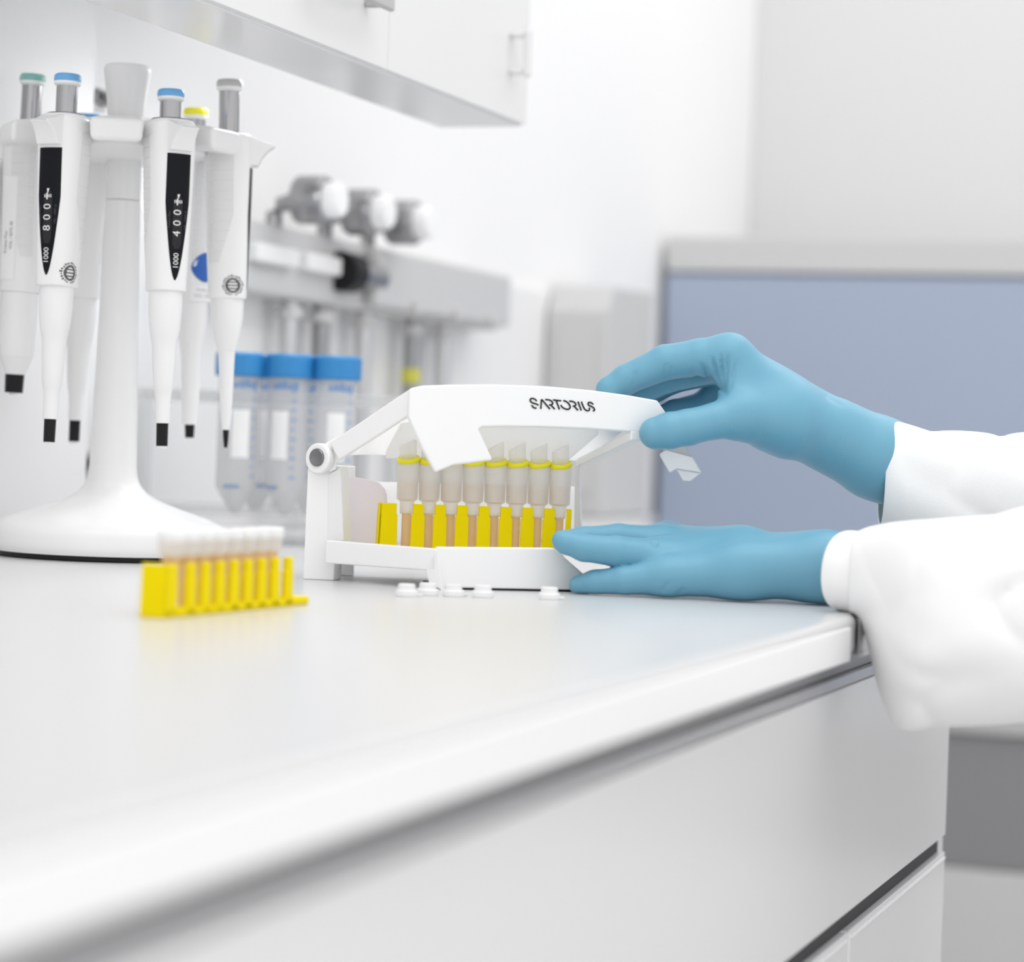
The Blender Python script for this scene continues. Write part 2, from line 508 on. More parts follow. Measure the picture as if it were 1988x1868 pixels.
for k, (deg, wf) in enumerate(((26, 1), (85, 1), (154, 1), (218, .5), (271.5, 1), (329, .95))):
    a = -math.radians(deg)
    c, s = math.cos(a), math.sin(a)
    o = G().add([], [])
    q = []
    for (r, w, z) in ((48, 9, 296), (88, 18.5, 291.5), (88, 19.5, 308), (50, 12, 314)):
        q.append((r, w * wf, z))
    vs = [(r * c - w * sg * s, r * s + w * sg * c, z) for sg in (-1, 1) for r, w, z in q]
    o.add(vs, [(0, 1, 2, 3), (7, 6, 5, 4), (0, 4, 5, 1), (1, 5, 6, 2), (2, 6, 7, 3), (3, 7, 4, 0)])
    o.out('holder', M_WHITE2, st, local=True, bevel=4, seg=3, angle=20)

# ---------------------------------------------------------------- pipettes
NE = 2.7
BODY = [(190, 13.8, 13.0), (205, 14.4, 13.5), (230, 15.4, 14.4), (260, 16.5, 15.6), (285, 17.2, 16.5), (300, 17.5, 16.9), (306, 17.2, 16.6), (309, 16.0, 15.4), (310.2, 13.5, 13.0)]
def ab(z):
    for i in range(len(BODY) - 1):
        if z <= BODY[i + 1][0]:
            k = (z - BODY[i][0]) / (BODY[i + 1][0] - BODY[i][0])
            return tuple(BODY[i][j] * (1 - k) + BODY[i + 1][j] * k for j in (1, 2))
    return BODY[-1][1:]
def surf_front(y, z, off):
    a, b = ab(z)
    u = min(.999, abs(y) / b)
    return a * (1 - u ** NE) ** (1 / NE) + off
def sect(a, b, ang):
    c, s = math.cos(ang), math.sin(ang)
    k = (abs(c / a) ** NE + abs(s / b) ** NE) ** (-1 / NE)
    return k * c, k * s
def surf_side(x, z, side, off):
    a, b = ab(z)
    u = min(.999, abs(x) / a)
    return side * (b * (1 - u ** NE) ** (1 / NE) + off)
def disp_w(z):
    s = (z - 197) / 88
    return 8.9 * min(1, max(0, s) / .62) ** .55
def dome(z, w, zc=285):                       # the display's top edge is an arch
    return z
def conform(outl, off, thick=.5):
    """outl: rows (z, y0, y1) on the front face"""
    g = G()
    n = 9
    top = [[(surf_front(y0 + (y1 - y0) * j / (n - 1), z, off), y0 + (y1 - y0) * j / (n - 1), z) for j in range(n)] for z, y0, y1 in outl]
    bot = [[(p[0] - thick - .4, p[1], p[2]) for p in r] for r in top]
    rings = [t + b[::-1] for t, b in zip(top, bot)]
    return g.loft(rings)
def front_text(body, size, zc, yc, off):
    v, f = text_mesh(body, size)
    g = G()
    g.add([(surf_front(yc - ty, zc + tx, off), yc - ty, zc + tx) for tx, ty, _ in v], f)
    return g
def side_pt(x, z, side, off): return (x, surf_side(x, z, side, off), z)
def emblem(side, zc, xc):
    g = G()
    def seg(r0, r1, a0, a1, n=3):
        q = []
        for i in range(n):
            b0, b1 = a0 + (a1 - a0) * i / n, a0 + (a1 - a0) * (i + 1) / n
            vs = [side_pt(xc + r * math.cos(b), zc + r * math.sin(b), side, .18) for r, b in ((r0, b0), (r1, b0), (r1, b1), (r0, b1))]
            g.add(vs, [(0, 1, 2, 3)])
    for i in range(24):
        if i == 18: continue
        seg(6.1 + .3 * (i % 2), 7.7 - .3 * (i % 3), math.radians(15 * i + 1.5), math.radians(15 * i + 11))
    rows = [(-3.6, 3.9), (-1.5, 4.9), (.5, 5.0), (2.5, 4.6)]
    for i in range(36):
        a = math.radians(10 * i)
        seg(3.3 + .7 * abs(math.sin(a)), 5.5, a, a + math.radians(10), 1)
    for zz in (-2.3, 0, 2.3):
        for i in range(6):
            x0 = -3.6 + i * 1.2
            g.add([side_pt(xc + a, zc + zz + b, side, .18) for a, b in ((x0, -.45), (x0 + 1.2, -.45), (x0 + 1.2, .45), (x0, .45))], [(0, 1, 2, 3)])
    return g

CONES = {
    'p1000': ([(11.8, 190), (11.6, 176), (10.6, 164), (8.6, 152), (8.0, 140), (6.9, 124), (5.6, 116), (5.2, 98)], [(4.2, 98.5), (4.0, 82)], (82, 4.0, 3.6)),
    'p200': ([(11.8, 190), (11.0, 172), (8.6, 156), (7.6, 146), (6.8, 120), (5.8, 98)], [(3.8, 98.5), (3.3, 88)], (88, 3.0, 2.4)),
    'p10': ([(12.0, 190), (11.8, 178), (10.2, 166), (7.2, 154), (6.0, 148), (4.6, 115), (3.0, 95)], [(2.3, 95.5), (1.9, 88), (1.2, 82)], None),
    'p5000': ([(13.4, 190), (13.4, 165), (12.6, 146), (11.2, 141), (7.2, 130)], [(7.0, 130.5), (6.6, 116.5)], (116.5, 3.6, 3.2)),
}
SEATS = [(-4, 75, 0), (57, 76, 0), (113, 78, 0), (196, 77, 0), (240, 78, 0), (303, 78, 0)]
def pipette(idx, label, kind, cap, capz, digits=None, emb=None, sticker=None, marks=None):
    ang = -math.radians(SEATS[idx][0])
    zt = CONES[kind][1][-1][1] - (1.5 if CONES[kind][2] else 0)
    Rr = SEATS[idx][1]
    tilt = math.radians(1.5)
    base = Matrix.Translation(ST) @ Matrix.Rotation(ang, 4, 'Z') @ Matrix.Translation((Rr, 0, 300)) @ Matrix.Rotation(-tilt, 4, 'Y') @ Matrix.Translation((0, 0, zt - 300))
    o = thing('pipette', label, 'pipette', mat=base, group='pipettes on the carousel stand')
    L = lambda g: setattr(g, 'v', [Vector((p.x, p.y, p.z - zt)) for p in g.v]) or g
    n = 44
    rings = []
    for z, _, _ in [tuple(x) for x in BODY]:
        a, b = ab(z)
        rings.append([(*sect(a, b, 2 * math.pi * j / n), z) for j in range(n)])
    L(G().loft(rings)).out('body', M_WHITE, o, local=True, bevel=1.2, seg=3, angle=50)
    L(G().lathe([(13.5, 309), (13.2, 310.8), (9.5, 311)], 32)).out('top_insert', mat_navy, o, local=True)
    cone, tip, core = CONES[kind]
    k = 0 if kind != 'p5000' else 1
    L(G().lathe([tuple(x) for x in smooth_path(cone, 40)], 36)).out('shaft', M_WHITE, o, local=True, smooth=True)
    L(G().lathe(tip, 24)).out('tip_cone', M_BLACK, o, local=True)
    if core: L(G().lathe([(core[1], core[0]), (core[2], core[0] - 1.6)], 20)).out('tip_core', M_WHITE2, o, local=True)
    # plunger
    L(G().lathe([(7.4, 309), (7.4, capz - 8)], 40)).out('plunger', M_CHROME, o, local=True, smooth=True)
    L(G().lathe([(7.6, capz - 8.6), (9.2, capz - 7.4), (9.3, capz - 5.6)], 40)).out('plunger_collar', M_WHITE2, o, local=True)
    L(G().lathe([(9.3, capz - 5.6), (9.5, capz - 3.5), (9.2, capz - 1.4), (8.2, capz - .3), (.1, capz)], 40)).out('plunger_cap', cap, o, local=True, smooth=True)
    # finger hook: plate under the top edge with a beak
    rows = [(286 + 2 * i, -8.9, 8.9) for i in range(11)]
    g = conform(rows, .7)
    sec = [(13, 309.5), (19, 307), (26, 304.2), (33, 302.6), (33.6, 301.4), (29, 298.5), (24.5, 293.5), (21, 286), (18.8, 277), (17.8, 272), (13, 272)]
    m_ = len(sec)
    wy = lambda x: 8.9 if x < 20 else 8.9 - (x - 20) * .16
    vs = [(x, -wy(x), z) for x, z in sec] + [(x, wy(x), z) for x, z in sec]
    h = G().add(vs, [tuple(range(m_)), tuple(range(m_, 2 * m_))[::-1]] + [(i, (i + 1) % m_, m_ + (i + 1) % m_, m_ + i) for i in range(m_)])
    h.f = h.f
    # keep the beak above the display
    cut = [(x, max(z, 287.0)) for x, z in sec]
    vs = [(x, -wy(x), z) for x, z in cut] + [(x, wy(x), z) for x, z in cut]
    h = G().add(vs, [tuple(range(m_)), tuple(range(m_, 2 * m_))[::-1]] + [(i, (i + 1) % m_, m_ + (i + 1) % m_, m_ + i) for i in range(m_)])
    L(h).out('finger_hook', M_WHITE, o, local=True, bevel=1.6, seg=3, angle=25)
    zz = [197.3 + (285.2 - 197.3) * i / 30 for i in range(31)]
    dsp = L(conform([(z, -disp_w(z), disp_w(z)) for z in zz], .35)).out('display', M_GLASSB, o, local=True, bevel=.25, seg=1)
    if digits:
        L(conform([(219 + 36 * i / 12, -3.4 * min(1, .55 + min(i, 12 - i) * .4), 3.4 * min(1, .55 + min(i, 12 - i) * .4)) for i in range(13)], .5, .2)).out('window', M_WIN, dsp, local=True)
        for i, ch in enumerate(digits):
            L(front_text(ch, 8.2, 229.5 + i * 7.4, -.2, .75)).out('digit', M_INK, dsp, local=True)
        L(front_text('1000', 5.6, 210.6, 0, .75)).out('volume_print', M_INK, dsp, local=True)
        g = G()
        def bar(z0, z1, y0, y1): g.add([(surf_front(y, z, .75), y, z) for z, y in ((z0, y0), (z0, y1), (z1, y1), (z1, y0))], [(0, 1, 2, 3)])
        for j in range(6): bar(250.6, 252.8, -3.0 + j * 1.05, -2.5 + j * 1.05)
        bar(249.2, 253.8, -1.2, -.2)
        g.add([(surf_front(y, z, .78), y, z) for z, y in ((253.0, -.3), (256.8, -1.0), (256.8, 1.1))], [(0, 1, 2)])
        L(g).out('scale_mark', M_INK, dsp, local=True)
        L(front_text('Proline Plus', 2.5, 239, -6.2, .75)).out('model_print', M_DIM, dsp, local=True)
        L(front_text('100 - 1000 µl', 2.5, 239, 5.9, .75)).out('range_print', M_DIM, dsp, local=True)
    # ribbed side grips
    for side in (-1, 1):
        g = G()
        nz, nx = 88, 5
        rings = []
        for i in range(nz + 1):
            z = 216 + 82 * i / nz
            ph = (i % 8) / 8
            off = .42 if 0 < i % 8 else .02
            x1 = 4.5 if z > 250 else 4.5 - (250 - z) * .30
            x0 = -13.0
            row = [side_pt(x0 + (x1 - x0) * j / nx, z, side, off) for j in range(nx + 1)]
            rings.append([(x0, side * 3, z)] + row + [(x1, side * 3, z)])
        L(g.loft(rings)).out('grip', M_GRIP, o, local=True)
    if emb: L(emblem(emb, 199.5, 4.5)).out('emblem', M_PRINT, o, local=True, label='round dark seal printed on the side', fix=False)
    if sticker == 'long':
        side = 1
        rows = [[side_pt(-1.5 + 12 * j / 6, 199 + 75 * i / 10, side, .55) for j in range(7)] for i in range(11)]
        s_ = L(G().loft([r + [(p[0], p[1] - side * .5, p[2]) for p in r[::-1]] for r in rows])).out('sticker', M_STICK, o, local=True, label='long white paper label')
        for body, zc, xc in (('Proline Plus', 226, 6.4), ('VOL / 0075 30', 231, 2.0)):
            v, f = text_mesh(body, 3.4)
            g = G().add([side_pt(xc + ty, zc + tx, side, .62) for tx, ty, _ in v], f)
            L(g).out('label_print', M_PRINT, s_, local=True)
    if sticker == 'round':
        side = -1
        rr = [[side_pt(-2 + 11 * k / 5 * math.cos(a), 216 + 11 * k / 5 * math.sin(a), side, .6) for a in [2 * math.pi * j / 32 for j in range(32)]] for k in (.02, 2, 3.5, 5)]
        L(G().loft(rr, caps=True)).out('sticker', M_BLUEST, o, local=True, label='round blue sticker', smooth=True)
        rows = [[side_pt(-12 + 22 * j / 8, 191 + 11 * i / 4, side, .35) for j in range(9)] for i in range(5)]
        s_ = L(G().loft([r + [(p[0], p[1] - side * .5, p[2]) for p in r[::-1]] for r in rows])).out('label', M_STICK, o, local=True)
        for body, zc in (('Proline', 199), ('VOL / 00', 194.5)):
            v, f = text_mesh(body, 3.6)
            L(G().add([side_pt(-4 + tx, zc + ty, side, .45) for tx, ty, _ in v], f)).out('label_print', M_PRINTL, s_, local=True)
    if marks:
        side = 1
        for body, zc, sz in (('CE', 203, 6), ('Proline', 247, 3.5)):
            v, f = text_mesh(body, sz)
            L(G().add([side_pt(-5 - tx, zc + ty, side, .5) for tx, ty, _ in v], f)).out('side_print', M_PRINTL, o, local=True)
    if sticker or marks:
        pass
    return o
mat_navy = mat('dark_blue_insert', (.03, .04, .09), .4)
p_ = [None] * 6
p_[0] = pipette(0, 'white pipette with grey plunger cap and hook pointing right', 'p10', M_GREYC, 350, emb=-1)
p_[1] = pipette(1, 'white pipette with sky blue cap showing 400, in front of the yellow capped one', 'p1000', M_SKY, 332, digits='400')
p_[2] = pipette(2, 'white pipette with sky blue cap showing 800, nearest the left of the pole', 'p1000', M_SKY, 339, digits='800', emb=1)
p_[3] = pipette(3, 'thick white pipette with teal cap and a long paper label', 'p5000', M_TEAL, 351, sticker='long')
p_[4] = pipette(4, 'white pipette behind the stand pole, its blue cap barely visible', 'p1000', M_SKY, 329, marks=True)
p_[5] = pipette(5, 'white pipette with lemon yellow cap behind the display of 400', 'p200', M_LEMON, 336, sticker='round')

# ---------------------------------------------------------------- conical tubes in a clear rack
DR = 2110.0
def at_d(px, d):                                # point on the worktop below a direction, at a depth
    q = ray(px, 1000)
    z = 0
    x = q[0] * d
    return Vector((x, d, TOP))
rc = at_d(520, DR)
rk = thing('tube_rack', 'clear acrylic rack holding blue capped tubes behind the stand', 'rack', rc)
W2, D2 = 112, 64
G().box(-W2, W2, -D2, D2, 0, 4).out('base_plate', M_ACR, rk, local=True, bevel=.8)
for sx in (-1, 1): G().box(sx * W2 - 2, sx * W2 + 2, -D2, D2, 4, 128).out('end_wall', M_ACR, rk, local=True, bevel=.8)
for sy in (-1, 1): G().box(-W2 + 2, W2 - 2, sy * D2 - 2, sy * D2 + 2, 118, 128).out('top_rail', M_ACR, rk, local=True, bevel=.8)
G().box(-W2 + 2, W2 - 2, -3, 3, 118, 128).out('top_rail', M_ACR, rk, local=True, bevel=.8)
for sy in (-1, 1): G().box(-W2 + 2, W2 - 2, sy * D2 - 2, sy * D2 + 2, 22, 30).out('lower_rail', M_ACR, rk, local=True, bevel=.8)
TB = 24.0
def falcon(m, label):
    o = thing('conical_tube', label, 'tube', mat=m, group='blue capped conical tubes in the rack')
    prof = [(.1, 0), (3, .4), (5, 3), (16, 22), (17, 25), (17, 118), (15.6, 118), (15.6, 25), (4, 4), (.1, 2.5)]
    G().lathe(prof, 36, caps=False).out('tube_body', M_FALC, o, local=True, smooth=True)
    cp = [(19.4, 116), (20, 117.5), (20, 134), (19, 136), (.1, 136.3)]
    rings = []
    for r, z in cp: rings.append([((r + (.35 if j % 2 else 0) * (r > 19)) * math.cos(2 * math.pi * j / 72), (r + (.35 if j % 2 else 0) * (r > 19)) * math.sin(2 * math.pi * j / 72), z) for j in range(72)])
    G().loft(rings).out('screw_cap', M_BCAP, o, local=True)
    def cyl(x0, x1, z0, z1, n=4, r=17.15):
        return [( [ (r * math.sin(x0 / r + (x1 - x0) / r * i / n), -r * math.cos(x0 / r + (x1 - x0) / r * i / n), z) for i in range(n + 1)]) for z in (z0, z1)]
    def patch(g, *a):
        r = cyl(*a); n = len(r[0])
        g.add(r[0] + r[1], [(i, i + 1, n + i + 1, n + i) for i in range(n - 1)])
    g = G()
    for k in range(10): patch(g, 8.5, 12 if k % 2 else 13.5, 32 + k * 8, 33.6 + k * 8)
    for k in range(3): patch(g, -14 + k * 4.6, -11 + k * 4.6, 22.5, 25.5)
    for k in range(5): patch(g, -8 + k * 4.6, -5 + k * 4.6, 106, 111 + (k * 7 % 3))
    g.out('graduation_print', M_BINK, o, local=True, fix=False)
    g = G(); patch(g, -9, 6, 48, 88, 8); g.out('writing_patch', M_STICK, o, local=True, fix=False)
    return o
spots = [(455, 2072, 'leftmost blue capped conical tube in the front row of the clear rack', 20), (552, 2076, 'middle blue capped conical tube in the front row of the clear rack', -15), (645, 2080, 'rightmost blue capped conical tube in the front row of the clear rack', 10),
         (494, 2138, 'left blue capped conical tube in the back row of the clear rack', 40), (596, 2138, 'right blue capped conical tube in the back row of the clear rack', -30)]
f0 = None
for px, d, lab, rz in spots:
    m = Matrix.Translation(at_d(px, d) + Vector((0, 0, TB))) @ Matrix.Rotation(math.radians(rz), 4, 'Z')
    if f0 is None: f0 = falcon(m, lab)
    else: copy_thing(f0, m, lab, 'blue capped conical tubes in the rack')

# ---------------------------------------------------------------- sample box with raised lid
def plane_hit(px, py, a, b):
    """direction met by the upright plane through plan points a and b"""
    q = Vector(ray(px, py))
    n = Vector((b.y - a.y, -(b.x - a.x), 0))
    d = n.dot(a) / n.dot(q)
    return Vector((q.x * d, d, TOP + CAM_H + q.z * d))
def xy(px, d, py=1000):
    p = P(px, py, d)
    return Vector((p.x, p.y, 0))
Q0, Q1, Q2 = xy(590, 1606), xy(850, 1553), xy(1105, 1578)      # foot, tongue left, tongue right
bx = thing('sample_box', 'white plastic sample box with raised curved lid and printed logo', 'box', (Q1.x, Q1.y, TOP))
# base tray
def zt_(z): return TOP + z
ang_dir = (Q2 - Q1).normalized()
back = Vector((-ang_dir.y, ang_dir.x, 0))
Qb2 = Q2 + ang_dir * 16 + back * 92
Qb0 = Q0 + Vector((6, 0, 0)) + back * 52
trp = [Q0 + Vector((24, 6, 0)), Q1 + Vector((0, 2, 0)), Q2, Qb2, Qb0 + Vector((16, 0, 0))]
G().prism([(p.x, p.y, zt_(11.5)) for p in trp], (0, 0, 5.5)).out('tray_floor', M_BOX, bx, bevel=1)
# side rail from the foot to the tongue
dirS = (Q1 - Q0).normalized(); nS = Vector((-dirS.y, dirS.x, 0))
ra, rb = Q0 + dirS * 18, Q1
G().hexa([ra + Vector((0, 0, zt_(11.5))), rb + Vector((0, 0, zt_(11.5))), rb + nS * 5 + Vector((0, 0, zt_(11.5))), ra + nS * 5 + Vector((0, 0, zt_(11.5)))],
         [ra + Vector((0, 0, zt_(26.5))), rb + Vector((0, 0, zt_(25.5))), rb + nS * 5 + Vector((0, 0, zt_(25.5))), ra + nS * 5 + Vector((0, 0, zt_(26.5)))]).out('side_rail', M_BOX, bx, bevel=1)
# front tongue, its far edge cut on the slant
tq = lambda px, py: plane_hit(px, py, Q1, Q2)
tp = [tq(848, 1062), tq(1076, 1064), tq(1142, 1122), tq(1146, 1149), tq(858, 1146)]
for p in tp[3:]: p.z = TOP + 1.2
G().prism(tp, back * 6).out('front_panel', M_BOX, bx, bevel=1.2, seg=3)
ft = [tq(876, 1140), tq(1143, 1140)]
G().hexa([(ft[0].x, ft[0].y + 1, TOP), (ft[1].x, ft[1].y + 1, TOP), (ft[1].x + back.x * 70, ft[1].y + back.y * 70, TOP), (ft[0].x + back.x * 70, ft[0].y + back.y * 70, TOP)],
         [(ft[0].x, ft[0].y + 1, TOP + 1.2), (ft[1].x, ft[1].y + 1, TOP + 1.2), (ft[1].x + back.x * 70, ft[1].y + back.y * 70, TOP + 1.2), (ft[0].x + back.x * 70, ft[0].y + back.y * 70, TOP + 1.2)]).out('foot_pad', M_BLACK, bx)
G().prism([plane_hit(x, y, Q0, Q1) for x, y in ((826, 1100), (850, 1064), (858, 1147), (832, 1131))], nS * 4).out('front_return', M_BOX, bx, bevel=.6)
ep = [tq(1142, 1122), tq(1146, 1149)]
G().hexa([ep[0] + Vector((0, 0, -2)) , ep[1], ep[1] + back * 88, ep[0] + back * 88 + Vector((0, 0, -2))], [p + Vector((-3, 1, 0)) for p in (ep[0] + Vector((0, 0, -2)), ep[1], ep[1] + back * 88, ep[0] + back * 88 + Vector((0, 0, -2)))]).out('end_wall', M_BOX, bx, bevel=.6)
# end post with hinge notch, foot and inner face
PD = 1606.0
def pp_(px, py, d=PD): return P(px, py, d)
notch = [pp_(621 + 31 * math.cos(a), 892 + 33 * math.sin(a)) for a in [math.radians(x) for x in (155, 140, 120, 100, 80, 60, 48)]]
post = [pp_(588, 1122), pp_(597, 909), pp_(600, 905), pp_(663, 905), pp_(669, 1052), pp_(650, 1096), pp_(648, 1126)]
for p in post: p.z = max(p.z, TOP)
post[0].z = post[-1].z = TOP
G().prism(post, (4, 12, 0)).out('post', M_BOX, bx, bevel=1.0, seg=3)
ch = [pp_(638, 921), pp_(662, 908), pp_(668, 1050), pp_(636, 1050)]
G().hexa([ch[0], ch[1], ch[2], ch[3]], [ch[0] + Vector((0, -.5, 0)), ch[1] + Vector((0, -2.6, 0)), ch[2] + Vector((0, -2.6, 0)), ch[3] + Vector((0, -.5, 0))]).out('post_face', M_WHITE2, bx, bevel=.4)
rp = [Vector((p.x, p.y, 0)) + Vector((8, 56, 0)) for p in (pp_(600, 905), pp_(660, 905))]
G().hexa([(rp[0].x, rp[0].y, TOP), (rp[1].x, rp[1].y, TOP), (rp[1].x, rp[1].y + 10, TOP), (rp[0].x, rp[0].y + 10, TOP)],
         [(rp[0].x + 2, rp[0].y, TOP + 74), (rp[1].x - 2, rp[1].y, TOP + 74), (rp[1].x - 2, rp[1].y + 10, TOP + 74), (rp[0].x + 2, rp[0].y + 10, TOP + 74)]).out('post', M_BOX, bx, bevel=1)
# liner inside, with a rounded top
LD = 1632.0
ln = [P(x, y, LD) for x, y in ((664, 1056), (664, 926), (690, 927), (712, 931), (732, 938), (742, 950), (746, 962), (748, 1056))]
G().prism(ln, (2, 5, 0)).out('liner', M_PINK, bx, bevel=.8)
# back wall and the far post
bw = [P(x, y, 1690) for x, y in ((668, 1050), (668, 934), (1128, 945), (1128, 1055))]
G().prism(bw, (0, 4, 0)).out('back_wall', M_LID, bx, bevel=.8)
fp = [P(x, y, 1668) for x, y in ((1114, 1062), (1116, 902), (1124, 902), (1130, 1064))]
G().prism(fp, (1, 12, 0)).out('far_post', M_BOX, bx, bevel=.8)

# lid
L0, L1, L2 = xy(621, 1604), xy(800, 1550), xy(1295, 1603)
TFp = [(643, 857), (700, 820), (760, 779), (790, 759), (803, 752), (820, 748), (870, 746), (960, 745), (1060, 749), (1150, 757), (1220, 767), (1276, 777)]
BFp = [(660, 893), (705, 864), (755, 832), (782, 814), (796, 808), (815, 815), (868, 824), (955, 828), (1050, 828), (1140, 832), (1210, 837), (1262, 842)]
def lid_pt(px, py):
    return plane_hit(px, py, L0, L1) if px < 803 else plane_hit(px, py, L1, L2)
TF = [lid_pt(*p) for p in TFp]
BF = [lid_pt(*p) for p in BFp]
off = Vector((-1.2, 4.2, -.6))
def arm_pt(px, py): return plane_hit(px, py, L0, L1)
def fr_pt(px, py): return plane_hit(px, py, L1, L2)
g = G()
g.prism([fr_pt(*p) for p in [(795, 755), (803, 752), (820, 748.5), (870, 746.5), (960, 746), (1060, 749.5), (1150, 757.5), (1220, 767), (1277, 777), (1299, 809), (1280, 836), (1262, 842), (1210, 837.5), (1140, 832.5), (1050, 829), (980, 828), (936, 829), (930, 834), (957, 893), (880, 903), (846, 917), (820, 870), (792, 808)]], off)
lid = g.out('lid', M_BOX, bx, bevel=2.0, seg=3, angle=30)
WM[lid.name] = WM[bx.name]
G().prism([arm_pt(*p) for p in ((640, 858), (700, 819), (760, 778), (790, 758), (800, 753), (797, 806), (782, 814), (755, 832), (705, 864), (657, 894))], Vector((1, 4.5, -.4))).out('lid_arm', M_BOX, lid, bevel=1.4, seg=3, angle=30)
TBp = [(676, 884, 1668), (692, 884, 1662), (712, 884, 1656), (730, 884, 1652), (745, 885, 1650), (762, 885, 1650), (806, 886, 1652), (880, 888, 1656), (962, 890, 1661), (1035, 892, 1667), (1090, 894, 1672), (1126, 896, 1676)]
TB_ = [P(*p) for p in TBp]
def vtop(i): return TF[i] + Vector((0, 1.5, -1.2))
def under(i, s, dz): return vtop(i).lerp(TB_[i], s) + Vector((0, 0, dz))
g = G()
g.loft([[under(i, 0, 0), under(i, 1, 5), under(i, 1, 0), under(i, 0, -5)] for i in range(12)])
g.out('top_panel', M_LID, lid, bevel=1)
g = G()
g.loft([[under(i, s, d_) for s, d_ in ((.42, -3), (.42, -7), (.93, -5), (.93, 1))] for i in range(4, 11)])
g.out('inner_panel', M_LID, lid, bevel=1)
# hinge barrel and pin
hc = P(621, 890, 1603)
hn = Vector((-.55, -.83, 0)).normalized()
g = G(); g.lathe([(9.4, -3), (9.8, -2.4), (9.8, 2.4), (9.2, 3)], 40, hc, axis=hn); g.out('hinge_barrel', M_BOX, lid, bevel=.6)
arm = [hc + Vector((2, 1, 9)), hc + Vector((-5, 2, 8)), lid_pt(643, 857), lid_pt(660, 893), lid_pt(652, 910), hc + Vector((4, 0, -9))]
G().prism([P(612, 862, 1602), P(630, 862, 1602), P(650, 850, 1600), P(668, 890, 1599), P(654, 898, 1601), P(652, 912, 1602), P(640, 917, 1602)], (0, 4.5, 0)).out('hinge_arm', M_BOX, lid, bevel=.8)
g = G(); g.lathe([(5.9, 2.6), (5.9, 3.6), (5.3, 4.4), (4.2, 4.1), (2.4, 3.35), (.1, 3.2)], 36, hc + Vector((0, 0, .5)), axis=hn); g.out('hinge_pin', mat('dark_steel', (.22, .22, .23), .3, metal=.9), lid, smooth=True, label='round steel hinge pin')
# slanting side bar towards the back and the small latch
s0, s1 = lid_pt(1236, 846), P(1128, 900, 1676)
ub = (s1 - s0).normalized(); sv = Vector((0, 0, 1)); su = ub.cross(sv).normalized()
G().hexa([s0 + su * 4 - sv * 3, s0 - su * 4 - sv * 3, s0 - su * 4 + sv * 3, s0 + su * 4 + sv * 3], [s1 + su * 4 - sv * 3, s1 - su * 4 - sv * 3, s1 - su * 4 + sv * 3, s1 + su * 4 + sv * 3]).out('side_bar', M_BOX, lid, bevel=.8)
e0 = lid_pt(1270, 778); e1 = lid_pt(1300, 808); e2 = lid_pt(1264, 845)
LDp = 1622.0
G().prism([P(1278, 838, LDp), P(1318, 838, LDp), P(1345, 893, LDp), P(1290, 880, LDp)], (0, 3, 0)).out('latch_arm', M_GREYP, lid, bevel=.8)
la = [P(1279, 882, LDp - 6), P(1292, 874, LDp - 6), P(1345, 888, LDp - 6), P(1363, 919, LDp - 6), P(1314, 911, LDp - 6), P(1300, 919, LDp - 6)]
G().prism(la, (1, 12, 0)).out('latch', M_BOX, lid, bevel=1.2, seg=2)
lb = [P(1312, 910, LDp - 3), P(1362, 918, LDp - 3), P(1340, 935, LDp - 3), P(1326, 934, LDp - 3)]
G().prism(lb, (1, 10, 0)).out('latch_hook', M_BOX, lid, bevel=.8)

# logo strokes on the lid, traced in print units of the zoomed plate (11.69 units per direction step)
def stroke(g, pts, w=36):
    pts = [Vector((p[0], p[1])) for p in pts]
    L_, R_ = [], []
    for i, p in enumerate(pts):
        d = (pts[min(i + 1, len(pts) - 1)] - pts[max(i - 1, 0)]).normalized()
        n = Vector((-d.y, d.x)) * w / 2
        L_.append(p + n); R_.append(p - n)
    def tp(p): return lid_pt(1010 + p.x / 11.694, 755 + p.y / 11.694) + Vector((.12, -.45, 0))
    v = [tp(p) for p in L_] + [tp(p) for p in R_]
    m = len(pts)
    g.add(v, [(i, i + 1, m + i + 1, m + i) for i in range(m - 1)])
def curve(pts, n=18): return [tuple(x) for x in smooth_path(pts, n)]
LET = [
    [curve([(375, 278), (320, 232), (262, 218), (225, 240), (232, 285), (290, 325), (360, 345), (412, 372)], 24), curve([(255, 370), (285, 412), (325, 435), (370, 440)])],
    [[(464, 458), (478, 238)], [(480, 238), (672, 462)]],
    [curve([(562, 245), (650, 252), (710, 285), (735, 330), (710, 360), (648, 366)]), [(692, 366), (782, 464)]],
    [[(738, 252), (928, 272)], [(812, 262), (886, 468)]],
    [curve([(972, 264), (1050, 295), (1110, 355), (1130, 420), (1095, 462), (1035, 460), (960, 425), (915, 366)], 28)],
    [curve([(1108, 280), (1190, 290), (1240, 318), (1260, 360), (1235, 388), (1185, 394)]), [(1225, 396), (1308, 490)]],
    [[(1306, 288), (1382, 494)]],
    [curve([(1384, 290), (1410, 360), (1440, 430), (1480, 480), (1535, 498), (1570, 470), (1562, 425)], 24)],
    [curve([(1655, 358), (1610, 318), (1565, 308), (1536, 330), (1550, 370), (1620, 405), (1670, 440), (1682, 485), (1645, 505)], 28)],
]
for lt in LET:
    g = G()
    for s_ in lt: stroke(g, s_)
    g.out('logo_letter', M_LOGO, lid, fix=False)

